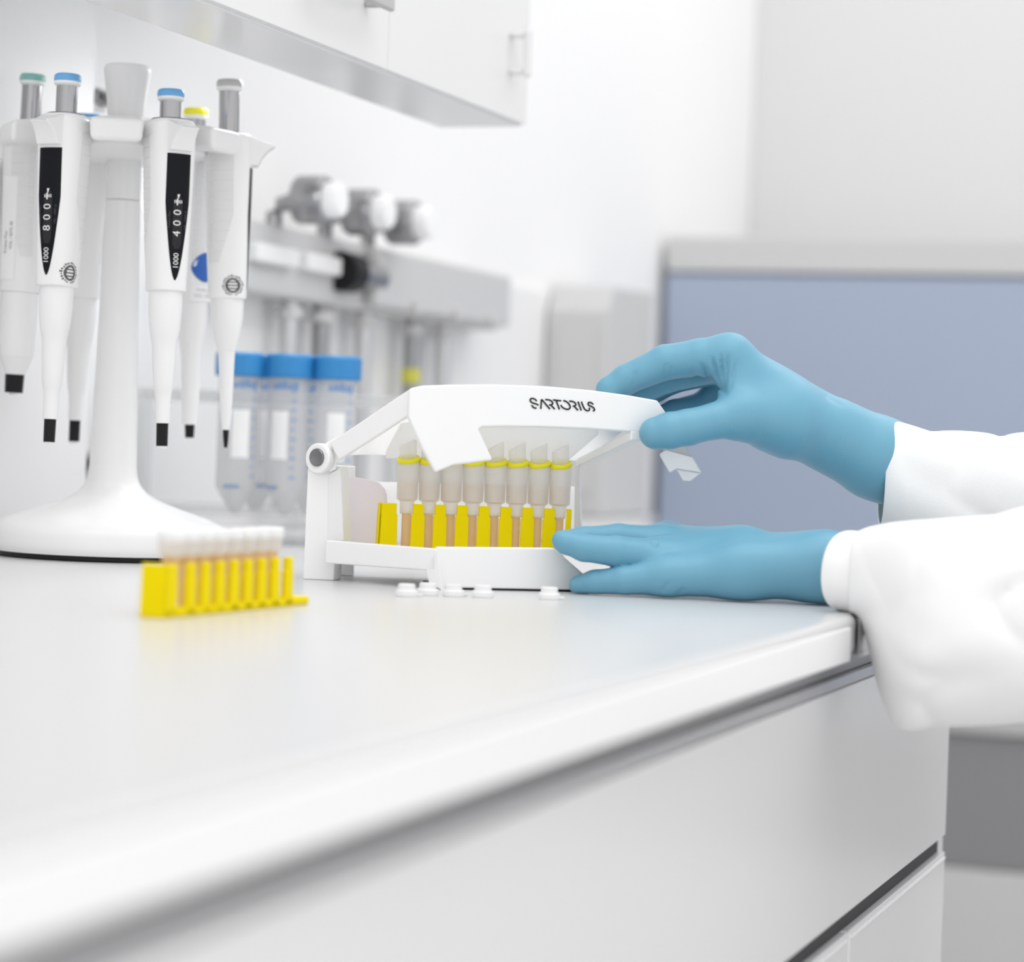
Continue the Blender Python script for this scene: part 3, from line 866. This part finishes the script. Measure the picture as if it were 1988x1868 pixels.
# ---------------------------------------------------------------- yellow racks with tubes
PITCH = 15.4
def yellow_rack(m, label, group, tail, up=0):
    o = thing('yellow_rack', label, 'rack', mat=m, group=group)
    n = 8
    L = PITCH * n + (8 if tail else -4)
    G().prism([(-12, -1, 0), (L + (16 if tail else 0), -1, 0), (L + (16 if tail else 0), 12.5, 0), (-12, 13.5, 0)], (0, 0, 4.5)).out('base', M_YEL, o, local=True, bevel=1, seg=2)
    def fin(x0, x1, xt0, xt1, h=27, hs=19.5, z0=0):
        h, hs = h + up, hs + up
        g = G()
        pts = [(x0, -1, z0), (x1, -1, z0), (x1 - .3, -1, hs), (xt1, -1, hs + .6), (xt1, -1, h), (xt0, -1, h), (xt0, -1, hs + .6), (x0 + .3, -1, hs)]
        return g.prism(pts, (0, 3, 0))
    fin(-12, 1.2, -11, .2).out('end_fin', M_YEL, o, local=True, bevel=.5)
    G().prism([(-12, -1, 0), (-12, 13.5, 0), (-11, 13.5, 27 + up), (-11, -1, 27 + up)], (2.2, 0, 0)).out('end_plate', M_YEL, o, local=True, bevel=.5)
    first = None
    for k in range(1, n + 1):
        c = k * PITCH
        f = fin(c - 4.6, c + 4.6, c - 3.5, c + 3.5) if k < n or tail else fin(c - 3.6, c + .2, c - 3.0, c + .1, z0=10)
        f.out('fin', M_YEL, o, local=True, bevel=.5)
    return o
tube_src = {}
def tube(m, label, group, kind):
    if kind in tube_src:
        return copy_thing(tube_src[kind], m, label, group)
    o = thing('sample_tube', label, 'tube', mat=m, group=group)
    if kind == 'open':
        G().lathe([(2.8, -4), (3.1, -3), (3.1, 20)], 24).out('stem', M_STEM, o, local=True, smooth=True)
        G().lathe([(4.0, 19), (4.4, 19.6), (4.8, 27.2), (6.9, 28.6), (7.2, 46), (7.3, 52.6), (6.5, 52.6), (6.3, 46), (6.1, 29.2), (4.1, 27.8)], 28).out('tube_body', M_TUBE, o, local=True, smooth=True)
        G().lathe([(3.9, 27.9), (5.9, 29.6), (6.1, 40), (6.1, 40.3)], 24).out('liquid', M_LIQ, o, local=True)
        rg = []
        for i in range(25):
            a = 2 * math.pi * i / 24
            rg.append((6.0 * math.cos(a), 6.0 * math.sin(a), 54.6 + .8 * math.cos(a) + 1.6 * math.sin(a)))
        G().tube(rg, 1.8, 10).out('ring', M_RING, o, local=True, smooth=True)
        rings = []
        for z, r, k in ((53.6, 5.4, .2), (60, 5.6, .25), (65.5, 5.6, .55)):
            rings.append([(r * math.cos(a) - (z - 53) * .06, r * math.sin(a), z + k * r * math.cos(a)) for a in [2 * math.pi * j / 28 for j in range(28)]])
        G().loft(rings).out('cap', M_TUBE, o, local=True, smooth=False)
    else:
        G().lathe([(2.6, 0), (3.4, 2), (4.4, 20), (4.6, 26)], 20).out('stem', M_STEM, o, local=True, smooth=True)
        G().lathe([(4.8, 25), (6.4, 27), (6.6, 33)], 24).out('tube_body', M_TUBE, o, local=True, smooth=True)
        G().lathe([(6.9, 33), (7.2, 33.6), (7.2, 38), (6.6, 38.8), (.1, 39)], 24).out('cap', M_WHITE2, o, local=True, smooth=True)
    tube_src[kind] = o
    return o
ordn = ['first', 'second', 'third', 'fourth', 'fifth', 'sixth', 'seventh', 'eighth']
# in the box
a_, b_ = xy(745, 1606), xy(1109, 1622)
rot = math.atan2(b_.y - a_.y, b_.x - a_.x)
mb = Matrix.Translation((a_.x, a_.y, TOP + 17.1)) @ Matrix.Rotation(rot, 4, 'Z') @ Matrix.Translation((8, 0, 0))
PITCH = ((b_ - a_).length - 8) / 8
yellow_rack(mb, 'yellow comb rack standing inside the white box', 'yellow comb racks', False, 7.5)
for k in range(8):
    m = mb @ Matrix.Translation((PITCH * (k + .5) + .4, 8.6, 8.6))
    tube(m, 'translucent tube with yellow ring, %s from the hinge in the white box' % ordn[k], 'tubes in the white box', 'open')
# out on the worktop
a_ = on_top(318, 1202)
rot = math.radians(67)
PITCH = 15.0
mf = Matrix.Translation((a_.x, a_.y, TOP + .1)) @ Matrix.Rotation(rot, 4, 'Z') @ Matrix.Translation((12, 1, 0))
yellow_rack(mf, 'yellow comb rack standing alone on the worktop in the foreground', 'yellow comb racks', True)
for k in range(8):
    m = mf @ Matrix.Translation((PITCH * (k + .5) + .2, 8.0, 4.6))
    tube(m, 'white capped tube in the foreground yellow rack, %s from its near end' % ordn[k], 'tubes in the foreground rack', 'shut')

# loose white caps on the worktop
capo = None
for k, (px, py, rz, lab) in enumerate(((789, 1158, 10, 'leftmost loose white tube cap lying before the box'), (830, 1156, 60, 'second loose white tube cap from the left before the box'), (880, 1158, 30, 'third loose white tube cap from the left before the box'), (937, 1160, 80, 'fourth loose white tube cap from the left before the box'), (1066, 1164, 20, 'loose white tube cap nearest the gloved fingertip'))):
    p = on_top(px, py)
    m = Matrix.Translation(p) @ Matrix.Rotation(math.radians(rz), 4, 'Z')
    if capo is None:
        capo = thing('flip_lid', lab, 'cap', mat=m, group='loose white tube caps')
        G().lathe([(6.2, 0), (6.6, .5), (6.6, 3.2), (6.0, 4)], 28).out('disc', M_WHITE2, capo, local=True)
        G().lathe([(5.2, 4), (5.1, 7.2), (4.3, 7.6), (4.1, 4.2)], 28).out('plug', M_WHITE2, capo, local=True)
        G().box(6.2, 9.5, -1.6, 1.6, .4, 1.8).out('hinge_strap', M_WHITE2, capo, local=True, bevel=.3)
    else:
        copy_thing(capo, m, lab, 'loose white tube caps')

# ---------------------------------------------------------------- person: two gloved hands and coat sleeves
def surface_nets(f, org, h):
    nx, ny, nz = f.shape
    ins = f < 0
    c = np.zeros((nx - 1, ny - 1, nz - 1), np.int8)
    for a in (0, 1):
        for b in (0, 1):
            for d in (0, 1):
                c += ins[a:nx - 1 + a, b:ny - 1 + b, d:nz - 1 + d]
    act = np.argwhere((c > 0) & (c < 8))
    idx = -np.ones(c.shape, np.int64)
    idx[tuple(act.T)] = np.arange(len(act))
    pos = np.zeros((len(act), 3)); cnt = np.zeros(len(act))
    cor = [(a, b, d) for a in (0, 1) for b in (0, 1) for d in (0, 1)]
    for i in range(8):
        for j in range(i + 1, 8):
            if sum(abs(cor[i][k] - cor[j][k]) for k in range(3)) != 1: continue
            A = act + np.array(cor[i]); Bq = act + np.array(cor[j])
            fa, fb = f[tuple(A.T)], f[tuple(Bq.T)]
            m = (fa < 0) != (fb < 0)
            t = np.where(m, fa / np.where(m, fa - fb, 1), 0)
            pos += np.where(m[:, None], A + t[:, None] * (Bq - A), 0)
            cnt += m
    pos = pos / cnt[:, None] * h + org
    faces = []
    for ax in range(3):
        o1, o2 = [k for k in range(3) if k != ax]
        sl0 = [slice(None)] * 3; sl1 = [slice(None)] * 3
        sl0[ax] = slice(0, -1); sl1[ax] = slice(1, None)
        e = np.argwhere(ins[tuple(sl0)] != ins[tuple(sl1)])
        e = e[(e[:, o1] > 0) & (e[:, o2] > 0) & (e[:, o1] < f.shape[o1] - 1) & (e[:, o2] < f.shape[o2] - 1)]
        q = []
        for d1, d2 in ((-1, -1), (0, -1), (0, 0), (-1, 0)):
            k = e.copy(); k[:, o1] += d1; k[:, o2] += d2
            q.append(idx[tuple(k.T)])
        q = np.stack(q, 1)
        fl = ins[tuple(e.T)]
        if ax == 1: fl = ~fl
        q[~fl] = q[~fl][:, ::-1]
        faces.append(q)
    return pos, np.concatenate(faces)
def smin(a, b, k):
    h = np.maximum(k - np.abs(a - b), 0) / k
    return np.minimum(a, b) - h * h * k * .25
def hand_mesh(name, palm, fingers, grooves, parent, h=1.0, kp=12, kf=7, floor=None):
    """palm: cones ((px,py,d,r),(px,py,d,r)); fingers: chains of (px,py,d,r)"""
    cv = lambda q: (np.array(P(q[0], q[1], q[2])), q[3])
    pal = [(cv(a), cv(b)) for a, b in palm]
    fin = [[cv(q) for q in ch] for ch in fingers]
    pts = [q for ab_ in pal for q in ab_] + [q for ch in fin for q in ch]
    lo = np.min([p - r for p, r in pts], 0) - 4
    hi = np.max([p + r for p, r in pts], 0) + 4
    n = np.ceil((hi - lo) / h).astype(int) + 1
    X, Y, Z = np.meshgrid(*[(lo[i] + h * np.arange(n[i])).astype(np.float32) for i in range(3)], indexing='ij')
    def cone(A, Bq):
        (a, ra), (b, rb) = A, Bq
        d = (b - a).astype(np.float32)
        L = float(d @ d) + 1e-6
        t = np.clip(((X - a[0]) * d[0] + (Y - a[1]) * d[1] + (Z - a[2]) * d[2]) / L, 0, 1)
        return np.sqrt((X - a[0] - t * d[0]) ** 2 + (Y - a[1] - t * d[1]) ** 2 + (Z - a[2] - t * d[2]) ** 2) - (ra + (rb - ra) * t)
    body = None
    for A, Bq in pal:
        f = cone(A, Bq)
        body = f if body is None else smin(body, f, kp)
    out = body
    for ch in fin:
        f = None
        for i in range(len(ch) - 1):
            c = cone(ch[i], ch[i + 1])
            f = c if f is None else smin(f, c, 2.0)
        out = np.minimum(out, smin(body, f, kf))
    for (p0, p1, amp, w, dref) in grooves:           # fine creases of the stretched glove
        a = np.array(P(p0[0], p0[1], dref)); b = np.array(P(p1[0], p1[1], dref))
        dx, dz = b[0] - a[0], b[2] - a[2]
        L = dx * dx + dz * dz
        t = ((X - a[0]) * dx + (Z - a[2]) * dz) / L
        fade = np.clip(np.minimum(t, 1 - t) * 5, 0, 1)
        t = np.clip(t, 0, 1)
        d2 = (X - a[0] - t * dx) ** 2 + (Z - a[2] - t * dz) ** 2
        out = out + amp * fade * np.exp(-d2 / (w * w)) * np.clip((dref + 22 - Y) / 8, 0, 1)
    if floor is not None:
        out = -smin(-out, -(floor - Z), 2.0)
    v, fc = surface_nets(out, lo, h)
    return mk(name, [tuple(p) for p in v], [tuple(int(i) for i in q) for q in fc], M_GLOVE, parent, smooth=True, label='blue nitrile glove')

pe = thing('person', 'person in a white coat and blue gloves lifting the box lid', 'person', (575, 1470, 0))
W_ = (1780, 920, 1632, 27)
palmR = [(W_, (1700, 888, 1630, 25.5)), ((1700, 888, 1630, 25.5), (1620, 848, 1627, 22.5)), ((1620, 848, 1627, 22.5), (1500, 795, 1622, 24)),
         ((1500, 790, 1618, 23), (1416, 693, 1612, 14.3)), ((1540, 805, 1630, 20), (1412, 694, 1632, 13.5)), ((1560, 815, 1640, 19), (1418, 704, 1652, 12.5)), ((1560, 825, 1648, 18), (1430, 726, 1670, 11.5)),
         ((1530, 822, 1612, 22), (1440, 808, 1596, 14.5)), ((1420, 712, 1612, 12), (1442, 800, 1600, 12))]
fingR = [[(1440, 808, 1596, 14.3), (1390, 817, 1590, 11.6), (1335, 830, 1587, 11.6), (1300, 836, 1586, 11.6), (1272, 841, 1587, 10.4)],
         [(1416, 693, 1612, 14.0), (1360, 694, 1614, 12.2), (1292, 704, 1618, 11.6), (1216, 737, 1622, 9.9), (1184, 757, 1622, 8.8), (1180, 785, 1620, 8.0)],
         [(1412, 700, 1634, 13.0), (1295, 731, 1640, 10.8), (1225, 765, 1643, 9.8), (1196, 795, 1641, 8.4)],
         [(1418, 706, 1654, 12.0), (1305, 734, 1662, 10.4), (1240, 772, 1662, 9.4), (1212, 806, 1658, 8.2)],
         [(1430, 726, 1670, 11.5), (1365, 786, 1668, 9.2), (1310, 800, 1662, 8.4), (1280, 812, 1656, 7.6)]]
gr = [((1407, 768), (1358, 702), 1.6, 1.4, 1600), ((1407, 770), (1380, 690), 1.9, 1.3, 1600), ((1407, 770), (1398, 684), 2.2, 1.2, 1600), ((1408, 772), (1412, 682), 1.8, 1.2, 1600), ((1412, 765), (1432, 694), 1.0, 1.2, 1600),
      ((1405, 775), (1340, 715), .9, 1.5, 1602), ((1289, 738), (1293, 702), .9, 1.2, 1612), ((1298, 740), (1304, 708), .7, 1.2, 1612), ((1228, 752), (1234, 718), .8, 1.1, 1616),
      ((1600, 765), (1640, 790), .5, 1.5, 1606)]
hand_mesh('gloved_hand', palmR, fingR, gr, pe)
palmL = [((1700, 1108, 1540, 20), (1600, 1104, 1545, 20.3)), ((1600, 1105, 1546, 20.2), (1440, 1106, 1548, 17.5)), ((1440, 1112, 1548, 16), (1296, 1120, 1550, 11.8)),
         ((1600, 1093, 1560, 19.2), (1440, 1082, 1568, 16)), ((1440, 1082, 1566, 15.5), (1288, 1083, 1564, 11.6)), ((1440, 1074, 1572, 13), (1288, 1054, 1582, 10.8)), ((1440, 1075, 1580, 13), (1296, 1046, 1600, 10.2)),
         ((1600, 1093, 1575, 17), (1400, 1072, 1598, 12))]
fingL = [[(1296, 1120, 1550, 11.6), (1212, 1127, 1552, 9.0), (1155, 1131, 1558, 7.8), (1124, 1136, 1562, 6.4)],
         [(1288, 1083, 1564, 11.4), (1198, 1071, 1558, 9.7), (1134, 1064, 1555, 8.4), (1098, 1054, 1554, 7.0), (1090, 1049, 1554, 6.2)],
         [(1288, 1054, 1582, 10.6), (1200, 1046, 1580, 9.6), (1134, 1048, 1572, 8.2), (1098, 1050, 1566, 6.8)],
         [(1296, 1046, 1600, 10.0), (1215, 1056, 1612, 8.8), (1160, 1066, 1622, 8.0)],
         [(1420, 1074, 1598, 13), (1340, 1062, 1626, 10.5), (1275, 1060, 1640, 9.2), (1238, 1060, 1645, 8)]]
gl = [((1262, 1052), (1274, 1062), .9, 1.2, 1560), ((1276, 1048), (1270, 1066), .8, 1.2, 1560), ((1284, 1150), (1300, 1128), 1.0, 1.4, 1540), ((1310, 1160), (1330, 1140), .7, 1.5, 1540)]
hand_mesh('gloved_hand', palmL, fingL, gl, pe, floor=TOP + .4)

def sleeve(name, rows, nr, folds, parent, seg=72, shift=0.0):
    """rows: top px,py, bottom px,py, depth, half depth, sideways shift of the near side"""
    A = smooth_path(rows, nr)
    rings = []
    for i, r in enumerate(A):
        t, b = P(r[0], r[1], r[4]), P(r[2], r[3], r[4])
        mid, half = (t + b) / 2, (t - b) / 2
        near = Vector((r[6], -r[5], 0))
        ring = []
        for j in range(seg):
            a = 2 * math.pi * j / seg
            c_, s_ = math.cos(a), math.sin(a)
            k = (abs(c_) ** 2.3 + abs(s_) ** 2.3) ** (-1 / 2.3)
            p = mid + half * c_ * k + near * s_ * k
            n = (half.normalized() * c_ + near.normalized() * s_)
            u = i / len(A)
            d = folds(p, u, a) * min(1, u * 6)
            ring.append(p + n * d)
        rings.append(ring)
    g = G().loft(rings, caps=False)
    n = len(rings)
    last = [(n - 1) * seg + j for j in range(seg)]
    g.f.append(tuple(last))
    return g.out(name, M_CLOTH, parent, smooth=True, solid=1.6, label='white cotton coat sleeve')
def ridge(q): return (1 - abs(noise.noise(q))) ** 5
def fold_low(p, u, a):
    q = Vector((p.x * .008 + p.z * .010, p.y * .006, (p.z * .020 - p.x * .008)))
    d = noise.noise(q) * 5.0 - 4.5 * ridge(q * 1.3 + Vector((5, 2, 1))) * (.35 + .65 * max(0, math.sin(a)))
    w = Vector(((p.x - 215) * .022 + (p.z - TOP) * .030, p.y * .004, ((p.z - TOP) - (p.x - 215)) * .006))
    d -= 3.2 * ridge(w + Vector((9.3, 1, 4))) * max(0, math.sin(a))
    return d + 2.5
def fold_up(p, u, a):
    q = Vector((p.x * .010, p.y * .006, p.z * .018 + p.x * .010))
    return noise.noise(q) * 3.5 - 3.5 * ridge(q * 1.4 + Vector((3, 1, 7))) + 1.5
rows_up = [(1716, 806, 1707, 1020, 1634, 31, -2), (1745, 813, 1740, 1035, 1632, 34, -1), (1800, 829, 1800, 1062, 1628, 40, 0), (1880, 842, 1885, 1092, 1620, 44, 0), (1988, 842, 1995, 1130, 1606, 48, 0), (2160, 815, 2170, 1160, 1580, 54, 0), (2420, 750, 2440, 1160, 1540, 62, 0)]
rows_lo = [(1660, 1034, 1652, 1190, 1484, 30, -6), (1690, 1021, 1672, 1204, 1466, 36, -4), (1728, 1014, 1698, 1285, 1438, 42, 0), (1775, 1011, 1722, 1372, 1418, 46, 0), (1830, 1009, 1756, 1412, 1406, 48, 0), (1910, 1002, 1868, 1404, 1398, 50, 0), (1995, 984, 1990, 1397, 1390, 52, 0), (2160, 945, 2160, 1385, 1375, 56, 0), (2420, 880, 2440, 1350, 1350, 62, 0)]
s_up = sleeve('coat_sleeve', rows_up, 70, fold_up, pe)
s_lo = sleeve('coat_sleeve', rows_lo, 110, fold_low, pe, seg=96)
rows_cuff = [(1650, 1030, 1640, 1186, 1500, 25, -19), (1668, 1032, 1660, 1190, 1492, 27, -16), (1720, 1040, 1700, 1200, 1470, 30, 0)]
cf = sleeve('cuff', rows_cuff, 16, lambda p, u, a: 0, s_lo, seg=64)

# the rest of the person, standing just outside the frame on the right
def limb(name, pts, n, m, parent, amp=3.0, label=None):
    A = smooth_path(pts, n)
    pth = [Vector(a[:3]) for a in A]
    rings_ = []
    for i, p in enumerate(pth):
        d_ = (pth[min(i + 1, len(pth) - 1)] - pth[max(i - 1, 0)]).normalized()
        w_ = d_.cross(Vector((0, 1, 0))).normalized()
        u_ = w_.cross(d_)
        rings_.append([p + (u_ * math.cos(2 * math.pi * k / 40) + w_ * math.sin(2 * math.pi * k / 40)) * float(A[i][3]) for k in range(40)])
    g = G().loft(rings_)
    g.v = [v + Vector((noise.noise(v * .012), noise.noise(v * .012 + Vector((7, 0, 0))), 0)) * amp for v in g.v]
    return g.out(name, m, parent, smooth=True, label=label)
for c0, sh in ((P(2395, 1108, 1352), Vector((585, 1290, 1385))), (P(2395, 955, 1546), Vector((585, 1650, 1385)))):
    e1 = c0 + Vector((55, -6 if c0.y < 1450 else 30, 0))
    e2 = c0 * .55 + sh * .45 + Vector((45, 0, -20))
    limb('coat_upper_sleeve', [(*c0, 56), (*e1, 70), (*e2, 70), (*sh, 78), (*(sh + Vector((0, 0, 35))), 40)], 30, M_CLOTH, pe)
trs = [(1.12, 455, 150, 228), (1, 500, 148, 226), (1, 700, 136, 208), (1, 950, 124, 196), (1, 1200, 130, 204), (1, 1340, 118, 214), (1, 1405, 98, 190), (1, 1440, 70, 110), (1, 1462, 55, 62), (1, 1500, 50, 52)]
rings = []
for _, z, hx, hy in smooth_path(trs, 50):
    ring = []
    for j in range(72):
        a = 2 * math.pi * j / 72
        c_, s_ = math.cos(a), math.sin(a)
        k = (abs(c_) ** 2.4 + abs(s_) ** 2.4) ** (-1 / 2.4)
        f = 1 + .03 * math.sin(a * 7 + z * .004) * max(0, (1000 - z) / 550)
        ring.append((640 + hx * c_ * k * f, 1470 + hy * s_ * k * f, z))
    rings.append(ring)
G().loft(rings).out('coat_body', M_CLOTH, pe, smooth=True)
M_TRS = mat('grey_trouser_cloth', (.22, .23, .25), .85, spec=.15, vary=.05, scale=30)
M_SHOE = mat('white_shoe_leather', (.75, .75, .75), .5)
for y in (1375, 1565):
    limb('trouser_leg', [(645, y, 560, 82), (642, y, 420, 72), (648, y, 200, 60), (652, y, 70, 58)], 20, M_TRS, pe)
    rr = []
    for x, w, h in ((725, 20, 30), (710, 36, 62), (660, 42, 80), (600, 44, 62), (540, 46, 46), (505, 36, 34), (490, 14, 18)):
        rr.append([(x, y + w * math.cos(a), max(0.2, h * .5 + h * .5 * math.sin(a))) for a in [2 * math.pi * j / 24 for j in range(24)]])
    G().loft(rr).out('shoe', M_SHOE, pe, smooth=True)

# head, bent towards the work
def blob(name, parts, cuts, m, parent, h=2.5, k=14, label=None):
    pts = np.array([p[:3] for p in parts]); rr = np.array([max(p[3:6]) for p in parts])
    lo = (pts - rr[:, None]).min(0) - 12; hi = (pts + rr[:, None]).max(0) + 12
    n = np.ceil((hi - lo) / h).astype(int) + 1
    X, Y, Z = np.meshgrid(*[lo[i] + h * np.arange(n[i]) for i in range(3)], indexing='ij')
    def ell(p):
        q = np.sqrt(((X - p[0]) / p[3]) ** 2 + ((Y - p[1]) / p[4]) ** 2 + ((Z - p[2]) / p[5]) ** 2)
        return (q - 1) * min(p[3:6])
    f = None
    for p in parts:
        e = ell(p)
        f = e if f is None else smin(f, e, k)
    for p in cuts: f = -smin(-f, ell(p), 4)
    v, fc = surface_nets(f, lo, h)
    return mk(name, [tuple(p) for p in v], [tuple(int(i) for i in q) for q in fc], m, parent, smooth=True, label=label)
M_SKIN = mat('skin', (.62, .40, .31), .55, vary=.04, scale=20, sss=.15)
M_HAIR = mat('dark_brown_hair', (.035, .022, .015), .5, vary=.2, scale=120)
M_EYE = mat('eye_white', (.8, .8, .8), .2)
M_LIP = mat('lip', (.50, .24, .21), .5)
hx, hy, hz = 618, 1470, 1625
blob('head', [(hx, hy, hz + 20, 92, 74, 92), (hx - 38, hy, hz - 52, 52, 54, 56), (hx - 96, hy, hz - 18, 15, 12, 26), (hx - 102, hy, hz - 28, 13, 14, 11), (hx - 78, hy, hz - 84, 22, 26, 18), (hx + 24, hy, hz - 110, 52, 50, 80),
              (hx + 6, hy - 76, hz - 10, 22, 9, 30), (hx + 6, hy + 76, hz - 10, 22, 9, 30)],
     [(hx - 92, hy - 32, hz + 4, 12, 17, 9), (hx - 92, hy + 32, hz + 4, 12, 17, 9)], M_SKIN, pe)
blob('hair', [(hx + 14, hy, hz + 40, 90, 80, 84), (hx + 60, hy, hz - 10, 44, 66, 66)], [(hx - 96, hy, hz - 14, 70, 90, 70)], M_HAIR, pe)
for sgn in (-1, 1):
    blob('eye', [(hx - 80, hy + sgn * 32, hz + 3, 10, 13, 7)], [], M_EYE, pe, h=1.5)
    blob('eyebrow', [(hx - 90, hy + sgn * 32, hz + 22, 5, 19, 4)], [], M_HAIR, pe, h=1.5)
blob('mouth', [(hx - 88, hy, hz - 62, 8, 22, 7)], [], M_LIP, pe, h=1.5)
